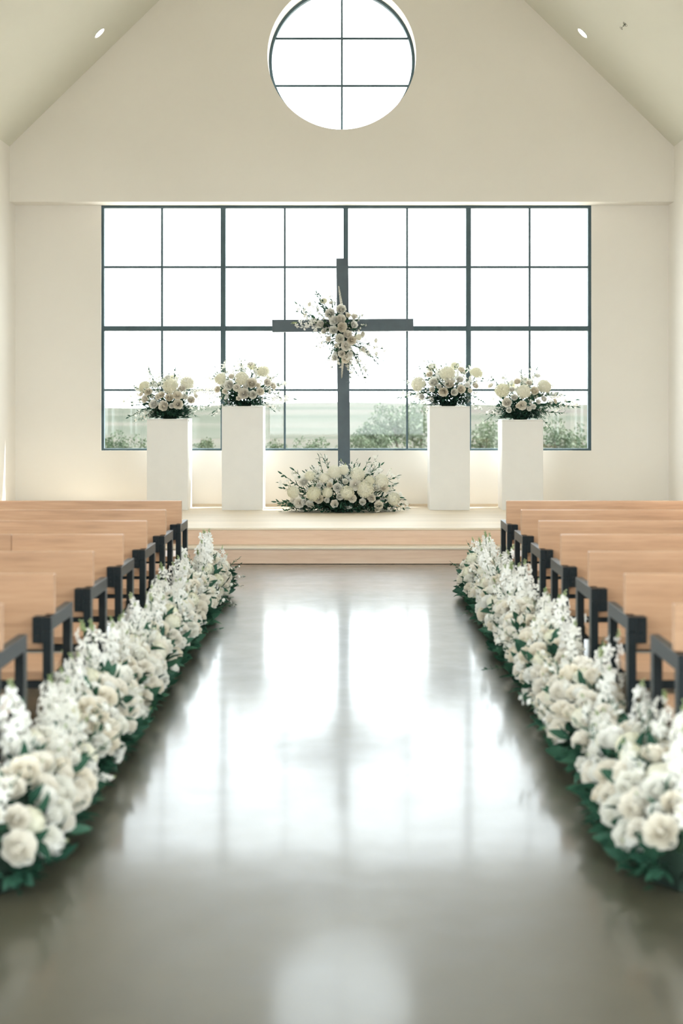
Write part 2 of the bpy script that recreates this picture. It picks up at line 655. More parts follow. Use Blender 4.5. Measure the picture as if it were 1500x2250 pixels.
# deck boards laid across the stage, with fine joints
nb = 12
for k in range(nb):
    ya = Y2 + (YL - Y2 - 0.002) * k / nb
    yb = Y2 + (YL - Y2 - 0.002) * (k + 1) / nb - 0.0015
    sbox('deck_board', -XS, XS, ya, yb, 2 * SH - 0.022, 2 * SH, M['deck'], 0.0012 if k else 0.005)
sbox('substructure', -XS + 0.01, XS - 0.01, Y2 + 0.04, YL - 0.02, 0.004, 2 * SH - 0.024, M['bark'], 0)

# ------------------------------------------------------------------ pews
PTOP, PBOT, ARM = 0.86, 0.545, 0.69
ordinal = ['first', 'second', 'third', 'fourth', 'fifth', 'sixth', 'seventh']


def make_pew(side, i):
    """side -1 = left of the aisle. Local x = 0 at the aisle end, growing outward (mirrored on the left)."""
    Y = 10.44 - 0.9 * i
    xe = -1.139 if side < 0 else 1.245
    lab = 'maple pew with black arms, %s of aisle, %s' % ('left' if side < 0 else 'right',
          'nearest the stage' if i == 0 else ('nearest the camera' if i == 6 else ordinal[i] + ' row from the stage'))
    t = thing('pew', lab, 'pew', (xe, Y, 0), 'maple pews')
    L = (XW - abs(xe)) - 0.35

    def X(a, b):
        return (a, b) if side > 0 else (-b, -a)

    def bx(n, a, b, y0, y1, z0, z1, m, bev=0.003):
        x0, x1 = X(a, b)
        return box(n, x0, x1, y0, y1, z0, z1, m, t, bev)
    sg = 1 if side > 0 else -1
    # backrest: one plank, notched over the steel end frames
    e = 0.037
    loops = [[(0, ARM + 0.002), (e, ARM + 0.002), (e, PBOT), (L - e, PBOT), (L - e, ARM + 0.002), (L, ARM + 0.002), (L, PTOP), (0, PTOP)]]
    if side < 0 and i == 3:
        c = 1.745 - 1.139
        loops = [[(0, ARM + 0.002), (e, ARM + 0.002), (e, PBOT), (c - .001, PBOT), (c - .001, PTOP), (0, PTOP)],
                 [(c + .001, PBOT), (L - e, PBOT), (L - e, ARM + 0.002), (L, ARM + 0.002), (L, PTOP), (c + .001, PTOP)]]
    for lp in loops:
        slab('backrest', [(sg * a, b) for a, b in lp], [], 0.036, (0, 1, 0), lambda a, b: (a, 0, b), M['maple'], t, 0.004)
    bx('seat', e + 0.002, L - e - 0.002, 0.03, 0.46, 0.41, 0.45, M['maple'], 0.005)
    bx('seat_rail', e, L - e, 0.05, 0.085, 0.372, 0.409, M['steel'], 0.002)
    bx('seat_rail', e, L - e, 0.40, 0.435, 0.372, 0.409, M['steel'], 0.002)
    for a in (0.0, L - 0.035):
        bx('rear_post', a, a + 0.035, -0.062, -0.002, 0.0, ARM - 0.0605, M['steel'], 0.0025)
        bx('arm', a, a + 0.035, -0.062, 0.405, ARM - 0.06, ARM, M['steel'], 0.0025)
        bx('front_post', a, a + 0.035, 0.345, 0.405, 0.0, ARM - 0.0605, M['steel'], 0.0025)
        ia, ib = (0.0355, 0.078) if a == 0 else (L - 0.078, L - 0.0355)
        pl = bx('bracket_plate', ia, ib, -0.062, -0.001, ARM - 0.11, ARM - 0.001, M['steel'], 0.002)
        xm = (ia + ib) / 2
        for z in (ARM - 0.03, ARM - 0.055, ARM - 0.08):
            v, f = [], []
            tube_into(v, f, [(sg * xm, -0.0655, z), (sg * xm, -0.061, z)], [0.004, 0.0045], 8)
            link('bolt', pydata('bolt', v, f, M['steel']), pl)
    return t


for i in range(7):
    for s in (-1, 1):
        make_pew(s, i)

# ------------------------------------------------------------------ cross
YCR = 16.75
s_ = YCR / F
cb = at(756.5, 1118, YCR)
cross = thing('wooden_cross', 'tall dark grey painted cross standing before the wide window', 'cross', (cb.x, YCR, 2 * SH + 0.002))
cross.rotation_euler.y = -math.radians(0.5)
ch = at(752, 568, YCR).z - 2 * SH
cw = 26.5 * s_ / 2
box('upright', -cw, cw, 0, 0.12, 0.012, ch, M['cross'], cross, 0.003)
bz = at(753, 715, YCR).z - 2 * SH
bxl, bxr = (598 - 753.3) * s_, (908.5 - 753.3) * s_
box('crossbar', bxl, -cw - 0.0005, 0.0, 0.12, bz - 0.0715, bz + 0.0715, M['cross'], cross, 0.003)
box('crossbar', cw + 0.0005, bxr, 0.0, 0.12, bz - 0.0715, bz + 0.0715, M['cross'], cross, 0.003)
box('base_plate', -0.22, 0.22, -0.12, 0.24, 0.0, 0.012, M['cross'], cross, 0.002)

# ------------------------------------------------------------------ pedestals
PED = [
    (322.5, 412, 920.5, 'shorter white box pedestal at the far left of the stage'),
    (487, 577.5, 892.5, 'taller white box pedestal left of the cross'),
    (943.5, 1032, 892.5, 'taller white box pedestal right of the cross'),
    (1103, 1193, 922, 'shorter white box pedestal at the far right of the stage'),
]
YP = 16.63
ped_top = []
for x0, x1, yt, lab in PED:
    a, b = at(x0, yt, YP), at(x1, yt, YP)
    hgt = a.z - 2 * SH
    cx = (a.x + b.x) / 2
    t = thing('pedestal', lab, 'pedestal', (cx, YP + 0.24, 2 * SH), 'white pedestals')
    w = (b.x - a.x) / 2
    box('shaft', -w, w, -0.24, 0.24, 0.0, hgt - 0.0185, M['pedestal'], t, 0.003)
    box('top_panel', -w, w, -0.24, 0.24, hgt - 0.018, hgt, M['pedestal'], t, 0.003)
    ped_top.append(Vector((cx, YP + 0.24, a.z)))

# ------------------------------------------------------------------ ceiling fittings
for s, lab in ((-1, 'round recessed ceiling light on the left ceiling slope'), (1, 'round recessed ceiling light on the right ceiling slope')):
    px = 218 if s < 0 else 1280
    k = (px - VX) / F
    m_ = (VY - 72) / F
    Yc = (ZR - CZ - s * PITCH * CX) / (m_ + s * PITCH * k)
    X = CX + k * Yc
    Z = CZ + m_ * Yc
    t = thing('recessed_light', lab, 'ceiling light', (X, Yc, Z), 'recessed ceiling lights')
    nrm = Vector((-s * PITCH, 0, -1)).normalized()
    t.rotation_euler = nrm.to_track_quat('Y', 'Z').to_euler()
    link('trim_ring', ring_mesh('trim_ring', 0.082, 0.068, 0.0, 0.008, M['trim'], 40), t)
    v = [(0.068 * math.cos(2 * PI * i / 32), 0.004, 0.068 * math.sin(2 * PI * i / 32)) for i in range(32)]
    v += [(0.068 * math.cos(2 * PI * i / 32), 0.0005, 0.068 * math.sin(2 * PI * i / 32)) for i in range(32)]
    f = [tuple(range(31, -1, -1)), tuple(range(32, 64))] + [(i, (i + 1) % 32, 32 + (i + 1) % 32, 32 + i) for i in range(32)]
    link('lens', pydata('lens', v, f, M['lens'], smooth=False), t)

k, m_ = (1373 - VX) / F, (VY - 53) / F
Yc = (ZR - CZ - PITCH * CX) / (m_ + PITCH * k)
t = thing('fire_sprinkler', 'small metal fire sprinkler head on the right ceiling slope', 'sprinkler', (CX + k * Yc, Yc, CZ + m_ * Yc))
t.rotation_euler = Vector((-PITCH, 0, -1)).normalized().to_track_quat('Z', 'Y').to_euler()


def tube_obj(name, pts, rads, mat, parent, n=10):
    v, f = [], []
    tube_into(v, f, pts, rads, n)
    return link(name, pydata(name, v, f, mat), parent)


tube_obj('escutcheon', [(0, 0, 0), (0, 0, .006)], [.032, .028], M['chrome'], t, 16)
tube_obj('body', [(0, 0, .006), (0, 0, .03)], [.011, .011], M['chrome'], t)
for s in (-1, 1):
    tube_obj('frame_arm', [(s * .01, 0, .028), (s * .018, 0, .042), (s * .003, 0, .06)], [.004] * 3, M['chrome'], t, 6)
tube_obj('deflector', [(0, 0, .06), (0, 0, .063)], [.022, .022], M['chrome'], t, 16)

# ------------------------------------------------------------------ flowers: shared meshes
ROSE_MATS = [M['rose'], M['stem']]


def petal_into(v, f, ang, R, H, hw, curl, r, nu=4, nv=4, r0=0.05, z0=0.0):
    """One cupped petal: leaves the base, swells outward, rises to H, its rounded rim rolled back by curl."""
    b = len(v)
    jr = r.uniform(.94, 1.06)
    jz = r.uniform(-.025, .025)
    for j in range(nv + 1):
        t = j / nv
        for i in range(nu + 1):
            u = 2 * i / nu - 1
            te = t * (1 - .13 * u * u)
            wd = hw * (0.55 + 0.45 * math.sin(PI * (0.05 + 0.55 * t))) * (1 - .42 * t ** 4)
            rad = r0 + (R * jr - r0) * math.sin(te * PI / 2) ** 0.8
            z = z0 + (H + jz) * te ** 1.6
            if te > .6:
                k = (te - .6) / .4
                rad += curl * k * k
                z -= curl * k * k * .7
            rad *= 1 - .03 * u * u + .012 * math.sin(5 * u + ang * 3)
            a = ang + wd * u
            v.append((rad * math.cos(a), rad * math.sin(a), z))
    for j in range(nv):
        for i in range(nu):
            a = b + j * (nu + 1) + i
            f.append((a, a + 1, a + nu + 2, a + nu + 1))


def rose_mesh(seed, layers, mat, name='rose'):
    """A bloom of diameter 1 facing +z, its base at z = 0."""
    r = random.Random(seed)
    v, f = [], []
    off = 0
    for (n, R, H, hw, curl) in layers:
        off += r.uniform(.3, 1)
        for i in range(n):
            petal_into(v, f, off + 2 * PI * (i + r.uniform(-.12, .12)) / n, R, H, hw, curl, r)
    # closed heart of the bloom
    b = len(v)
    for k, (rad, z) in enumerate([(.07, .1), (.08, .3), (.03, .43)]):
        for i in range(7):
            a = 2 * PI * i / 7 + k * .3
            v.append((rad * math.cos(a), rad * math.sin(a), z))
    for k in range(2):
        for i in range(7):
            f.append((b + 7 * k + i, b + 7 * k + (i + 1) % 7, b + 7 * k + 7 + (i + 1) % 7, b + 7 * k + 7 + i))
    f.append(tuple(b + 14 + i for i in range(7)))
    idx = [0] * len(f)
    # calyx and short stalk
    n0 = len(f)
    tube_into(v, f, [(0, 0, .06), (0, 0, -.02), (0, 0, -.25)], [.1, .06, .03], 6)
    idx += [1] * (len(f) - n0)
    return pydata(name, v, f, [mat, M['stem']], idx)


FULL = [(3, .09, .50, 1.5, .0), (4, .16, .51, 1.2, .005), (5, .225, .51, 1.0, .012), (6, .29, .49, .85, .025), (7, .355, .45, .74, .04), (8, .41, .38, .66, .055), (8, .45, .28, .62, .05)]
CUP = [(3, .10, .50, 1.5, .0), (4, .18, .51, 1.2, .0), (5, .26, .50, 1.0, .01), (6, .34, .47, .86, .02), (7, .41, .40, .76, .045), (7, .46, .28, .7, .06)]
OPEN = [(4, .09, .36, 1.2, .01), (5, .16, .37, 1.0, .02), (6, .235, .34, .85, .03), (7, .305, .33, .75, .045), (8, .37, .29, .66, .06), (9, .425, .23, .58, .06), (9, .46, .15, .56, .05)]
SMALL = [(3, .11, .48, 1.5, .0), (4, .22, .49, 1.15, .01), (5, .33, .45, .92, .03), (6, .44, .34, .8, .07)]
ROSES = [rose_mesh(1, FULL, M['rose']), rose_mesh(2, CUP, M['rose']), rose_mesh(3, OPEN, M['rose']), rose_mesh(4, FULL, M['white'])]
SMALLS = [rose_mesh(5, SMALL, M['rose'], 'spray_rose'), rose_mesh(6, SMALL, M['white'], 'spray_rose'), rose_mesh(7, CUP, M['white'], 'spray_rose')]


def floret_into(v, f, p, n, size, r, k=4, droop=.25):
    """A small open blossom of k petals facing n."""
    q = Vector(n).to_track_quat('Z', 'Y')
    a0 = r.uniform(0, 6.28)
    for i in range(k):
        a = a0 + 2 * PI * i / k + r.uniform(-.15, .15)
        ca, sa = math.cos(a), math.sin(a)
        w = 2.5 / k
        z1 = r.uniform(-.05, .3)
        b = len(v)
        for (rad, da, z) in ((.06, 0, 0), (.62, -w, z1 * .7), (1.0, -w * .35, z1 - droop * .3), (1.0, w * .35, z1 - droop * .3), (.62, w, z1 * .7)):
            ca, sa = math.cos(a + da), math.sin(a + da)
            v.append(p + q @ Vector((rad * ca * size, rad * sa * size, z * size)))
        f.append((b, b + 1, b + 2))
        f.append((b, b + 2, b + 3))
        f.append((b, b + 3, b + 4))


def hydrangea_mesh(seed):
    r = random.Random(seed)
    v, f = [], []
    n = 75
    for i in range(n):
        z = 1 - 1.45 * (i + .5) / n
        a = i * 2.39996
        s = math.sqrt(max(0, 1 - z * z))
        d = Vector((s * math.cos(a), s * math.sin(a), z * .8))
        floret_into(v, f, d * .42 * r.uniform(.92, 1.05) + Vector((0, 0, .3)), d + Vector((r.uniform(-.2, .2), r.uniform(-.2, .2), .1)), .135, r)
    # filled heart so that no gap shows through
    b = len(v)
    for k in range(1, 6):
        for i in range(10):
            th_, a = PI * k / 6, 2 * PI * i / 10
            v.append(Vector((.36 * math.sin(th_) * math.cos(a), .36 * math.sin(th_) * math.sin(a), .28 + .28 * math.cos(th_))))
    for k in range(4):
        for i in range(10):
            f.append((b + 10 * k + i, b + 10 * k + (i + 1) % 10, b + 10 * k + 10 + (i + 1) % 10, b + 10 * k + 10 + i))
    f.append(tuple(b + i for i in reversed(range(10))))
    idx = [0] * len(f)
    n0 = len(f)
    tube_into(v, f, [(0, 0, .1), (0, 0, -.3)], [.04, .03], 5)
    idx += [1] * (len(f) - n0)
    return pydata('hydrangea', v, f, [M['hydrangea'], M['stem']], idx, smooth=False)


HYDS = [hydrangea_mesh(s) for s in (1, 2)]


def leaf_into(v, f, p, d, up, L, W, r, bend=.15):
    d = Vector(d).normalized()
    sd = d.cross(Vector(up))
    if sd.length < 1e-3:
        sd = d.cross(Vector((1, 0, 0)))
    sd.normalize()
    nn = sd.cross(d)
    b = len(v)
    prof = [(0, .02), (.25, .8), (.5, 1), (.78, .62), (1, .03)]
    for t, w in prof:
        c = p + d * (L * t) - nn * (bend * L * t * t)
        v.append(c + sd * (W * w / 2) + nn * (W * w * .18))
        v.append(c.copy())
        v.append(c - sd * (W * w / 2) + nn * (W * w * .18))
    for k in range(4):
        a = b + 3 * k
        f.append((a, a + 1, a + 4, a + 3))
        f.append((a + 1, a + 2, a + 5, a + 4))


def leaf_mesh(seed):
    r = random.Random(seed)
    v, f = [], []
    leaf_into(v, f, Vector((0, 0, 0)), (0, 0, 1), (0, -1, 0), 1.0, r.uniform(.36, .5), r, r.uniform(.1, .3))
    return pydata('leaf', v, f, M['leaf'])


LEAVES = [leaf_mesh(s) for s in range(4)]


def stock_mesh(seed, dense=1.0, greenish=False):
    """A flower spike of length 1 along +z: white florets below, buds at the tip."""
    r = random.Random(seed)
    v, f, idx = [], [], []
    bend = r.uniform(-.1, .1), r.uniform(-.1, .1)

    def axis(t):
        return Vector((bend[0] * t * t, bend[1] * t * t, t))
    tube_into(v, f, [axis(t) for t in (-.5, 0, .35, .7, 1)], [.016, .014, .011, .008, .004], 5)
    idx += [2] * len(f)
    n = int(15 * dense)
    for i in range(n):
        t = .12 + .74 * i / n
        a = i * 2.4 + r.uniform(-.3, .3)
        d = Vector((math.cos(a), math.sin(a), .35))
        sz = (.165 - .075 * t) * r.uniform(.85, 1.15)
        p = axis(t) + d.normalized() * sz * r.uniform(.8, 1.15)
        n0 = len(f)
        floret_into(v, f, p, d + Vector((r.uniform(-.5, .5), r.uniform(-.5, .5), r.uniform(-.3, .4))), sz, r, 5)
        if r.random() < .6:
            floret_into(v, f, p + d * sz * .25, d + Vector((0, 0, .3)), sz * .55, r, 4)
        idx += [0] * (len(f) - n0)
    for i in range(10):
        t = .84 + .18 * i / 10
        a = i * 2.4
        d = Vector((math.cos(a), math.sin(a), .8)).normalized()
        s = .026 * (1.25 - i / 14)
        p = axis(t) + d * .025
        b = len(v)
        q = d.to_track_quat('Z', 'Y')
        for c in ((1, 0, 0), (0, 1, 0), (-1, 0, 0), (0, -1, 0), (0, 0, 1.5), (0, 0, -1.2)):
            v.append(p + q @ (Vector(c) * s))
        for j in range(4):
            f.append((b + j, b + (j + 1) % 4, b + 4))
            f.append((b + (j + 1) % 4, b + j, b + 5))
        idx += [1 if (i > 3 or greenish) else 0] * 8
    for i in range(6):
        n0 = len(f)
        a = i * 2.1
        leaf_into(v, f, axis(.05 * i - .15), (math.cos(a), math.sin(a), .8), (0, 0, 1), .2, .045, r)
        idx += [3] * (len(f) - n0)
    return pydata('flower_spike', v, f, [M['white'], M['bud'], M['stem'], M['leaf_light']], idx)


STOCKS = [stock_mesh(1), stock_mesh(2, .8), stock_mesh(3, 1.15), stock_mesh(4, .7, True)]


def slender_mesh(seed):
    r = random.Random(seed)
    v, f, idx = [], [], []
    tube_into(v, f, [(0, 0, -.3), (0, 0, .5), (.02, 0, 1)], [.014, .01, .005], 5)
    idx += [1] * len(f)
    for i in range(70):
        t = .02 + .96 * i / 70
        a = i * 2.4
        n0 = len(f)
        floret_into(v, f, Vector((.045 * math.cos(a) * (1.1 - .7 * t), .045 * math.sin(a) * (1.1 - .7 * t), t)), (math.cos(a), math.sin(a), .2), .045 * (1.2 - .6 * t), r, 4)
        idx += [0] * (len(f) - n0)
    return pydata('slender_spike', v, f, [M['rose'], M['stem']], idx)


SLENDER = slender_mesh(3)


def sprig_mesh(seed, blossoms):
    """A thin airy branch of length 1 along +z with narrow leaves, or tiny white blossoms."""
    r = random.Random(seed)
    v, f, idx = [], [], []
    bx_, by_ = r.uniform(-.25, .25), r.uniform(-.25, .25)

    def axis(t):
        return Vector((bx_ * t * t, by_ * t * t, t))
    tube_into(v, f, [axis(t) for t in (0, .3, .6, 1)], [.016, .012, .009, .005], 4)
    idx += [0] * len(f)
    for i in range(13):
        t = .22 + .78 * i / 13
        a = i * 2.4 + r.uniform(-.4, .4)
        d = Vector((math.cos(a), math.sin(a), .9 + .4 * r.random()))
        L = r.uniform(.12, .22) * (1.15 - .5 * t)
        if blossoms and i % 2 == 0:
            e = axis(t) + d.normalized() * L * .9
            n0 = len(f)
            tube_into(v, f, [axis(t), e], [.005, .003], 3)
            idx += [0] * (len(f) - n0)
            n0 = len(f)
            for _ in range(3):
                floret_into(v, f, e + Vector((r.uniform(-.03, .03), r.uniform(-.03, .03), r.uniform(-.02, .03))), d, .062, r, 5)
            idx += [2] * (len(f) - n0)
        else:
            n0 = len(f)
            leaf_into(v, f, axis(t), d, (0, 0, 1), L, L * .36, r)
            idx += [1] * (len(f) - n0)
    n0 = len(f)
    leaf_into(v, f, axis(1), (bx_, by_, 1), (1, 0, 0), .14, .04, r)
    idx += [1] * (len(f) - n0)
    return pydata('leafy_sprig', v, f, [M['stem'], M['leaf'], M['white']], idx)


SPRIGS = [sprig_mesh(s, False) for s in (1, 2, 3)]
BSPRIGS = [sprig_mesh(s, True) for s in (4, 5, 6)]


def place(name, me, parent, pos, nrm, size, r):
    o = bpy.data.objects.new(name, me)
    COL.objects.link(o)
    o.parent = parent
    o.location = pos
    q = Vector(nrm).to_track_quat('Z', 'Y') @ Quaternion((0, 0, 1), r.uniform(0, 6.28))
    o.rotation_euler = q.to_euler()
    o.scale = (size, size, size)
    return o


def rnd_vec(r):
    return Vector((r.gauss(0, 1), r.gauss(0, 1), r.gauss(0, 1)))


# ------------------------------------------------------------------ aisle arrangements
A_LEN = 1.22


def aisle_surface(u, phi, sgn, k=1.0):
    """Half-dome running along the aisle; phi 0 = toward the aisle, 90 = up, 180 = toward the pews."""
    env = (1 - .30 * abs(u) ** 3) * k
    ez = (1.04 - .42 * abs(u) ** 2.4) * k
    c, s = math.cos(phi), math.sin(phi)
    rx = .165 if c > 0 else .10
    p = Vector((sgn * rx * c * env, u * A_LEN * .5 * (.93 + .07 * s), .045 + .28 * max(0, s) * ez))
    n = Vector((sgn * c * 1.1, u * abs(u) * .9 - .12, s * .9 + .12)).normalized()
    return p, n


def aisle_foliage_mesh(seed, sgn):
    r = random.Random(seed)
    v, f = [], []
    for _ in range(760):
        u = r.uniform(-1, 1)
        phi = r.uniform(-.1, 2.9)
        p, n = aisle_surface(u, phi, sgn, r.uniform(.55, .9))
        if r.random() < .35:
            p.z = r.uniform(.01, .09)
            n.z = r.uniform(-.05, .3)
        d = (n + rnd_vec(r) * .45)
        if p.z < .06:
            d.z = max(d.z, -.05)
        L = r.uniform(.05, .095) if phi < .45 else r.uniform(.04, .07)
        d.normalize()
        if p.z + d.z * L < .008:
            d.z = (.012 - p.z) / L
        leaf_into(v, f, p, d, (0, 0, 1), L, L * r.uniform(.3, .46), r, .08)
    for w in v:
        if w.z < .004:
            w.z = .004
    return pydata('foliage', v, f, M['leaf'])


def moss_mesh(sgn):
    v, f = [], []
    nu, na = 12, 10
    for i in range(nu + 1):
        u = -1 + 2 * i / nu
        for j in range(na + 1):
            p, n = aisle_surface(u * .97, PI * j / na, sgn, .62 if abs(u) < .99 else .2)
            if j in (0, na):
                p.z = .003
            v.append(p)
    for i in range(nu):
        for j in range(na):
            a = i * (na + 1) + j
            f.append((a, a + 1, a + na + 2, a + na + 1))
    for i in range(nu):
        f.append((i * (na + 1), (i + 1) * (na + 1), (i + 1) * (na + 1) + na, i * (na + 1) + na))
    f.append(tuple(range(na + 1)))
    f.append(tuple(nu * (na + 1) + j for j in reversed(range(na + 1))))
    return pydata('moss_base', v, f, M['moss'])


FOL = {s: [aisle_foliage_mesh(20 + k, s) for k in range(3)] for s in (-1, 1)}
MOSS = {s: moss_mesh(s) for s in (-1, 1)}


def aisle_arrangement(side, k, yc):
    sgn = 1 if side < 0 else -1                       # direction of the aisle
    xc = -1.055 if side < 0 else 1.175
    where = 'left' if side < 0 else 'right'
    nth = ['at the end by the stage steps', 'second from the stage', 'third from the stage', 'fourth from the stage', 'fifth from the stage',
           'nearest the camera'][k]
    t = thing('floor_arrangement', 'white rose floor arrangement, %s aisle edge, %s' % (where, nth), 'flower arrangement',
              (xc, yc, 0), 'floor arrangements along the aisle')
    r = random.Random(100 * k + (7 if side < 0 else 53))
    link('moss_base', MOSS[sgn], t)
    link('foliage', FOL[sgn][k % 3], t)['kind'] = 'stuff'
    taken = []

    def spot(lo, hi, size, kk=1.0, tries=60, gap=.37, tall=False):
        for _ in range(tries):
            u = r.uniform(-.98, .98)
            phi = r.uniform(lo, hi)
            p, n = aisle_surface(u, phi, sgn, kk * r.uniform(.94, 1.1))
            if all((p - q).length > gap * (size + s2) for q, s2 in taken):
                taken.append((p, size))
                return p, (n + Vector((0, -.5, .15)) + rnd_vec(r) * .14).normalized()
        return None
    for i in range(4):
        s = r.uniform(.105, .125)
        g = spot(.5, 1.9, s)
        if g:
            place('hydrangea', r.choice(HYDS), t, g[0] - g[1] * s * .3, g[1], s, r)
    for i in range(29):
        s = r.uniform(.088, .122)
        g = spot(.28, 2.1, s)
        if g:
            place('rose', r.choice(ROSES), t, g[0] - g[1] * s * .12, g[1], s, r)
    for i in range(16):
        s = r.uniform(.05, .072)
        g = spot(.15, 2.5, s, 1.03)
        if g:
            place('spray_rose', r.choice(SMALLS), t, g[0] - g[1] * s * .1, g[1], s, r)
    for i in range(9):
        u = -.95 + 1.9 * (i + r.random()) / 9
        phi = r.uniform(1.0, 2.6)
        p, n = aisle_surface(u, phi, sgn, .8)
        d = Vector((n.x * (.55 if phi < PI / 2 else .12), n.y * .4, .75 + .2 * r.random())) + rnd_vec(r) * .11
        if phi < 1.2:
            s = r.uniform(.13, .19)
        else:
            s = r.uniform(.20, .31)
        place('flower_spike', r.choice(STOCKS), t, p + Vector((0, 0, .02)), d, s, r)
    for i in range(6):
        p, n = aisle_surface(r.uniform(-1, 1), r.uniform(.15, 1.3), sgn, .92)
        place('flower_spike', r.choice(STOCKS[:3]), t, p - n * .02, n + rnd_vec(r) * .25, r.uniform(.10, .14), r)
    for i in range(66):
        phi = r.uniform(0, .3) if i % 3 == 0 else (r.uniform(.3, 1.6) if r.random() < .75 else r.uniform(1.6, 2.8))
        for _ in range(8):                             # leaves come out between the blooms
            p, n = aisle_surface(r.uniform(-1, 1), phi, sgn, .9)
            if all((p - q).length > .48 * s2 for q, s2 in taken):
                break
        else:
            phi = r.uniform(0, .2)
            p, n = aisle_surface(r.uniform(-1, 1), phi, sgn, .9)
        d = n + rnd_vec(r) * .35
        if phi < .3:
            d.z = max(d.z, .12)
        place('leaf', r.choice(LEAVES), t, p, d, r.uniform(.07, .115), r)
    for i in range(7):
        p, n = aisle_surface(r.uniform(-1, 1), r.uniform(.1, 2.2), sgn, .8)
        d = n + rnd_vec(r) * .3
        d.z = max(d.z, .1)
        place('leafy_sprig', r.choice(SPRIGS + BSPRIGS), t, p, d, r.uniform(.15, .22), r)
    return t


for k in range(6):
    for side in (-1, 1):
        aisle_arrangement(side, k, 11.36 - 1.255 * k + (0.0 if side < 0 else 0.04))


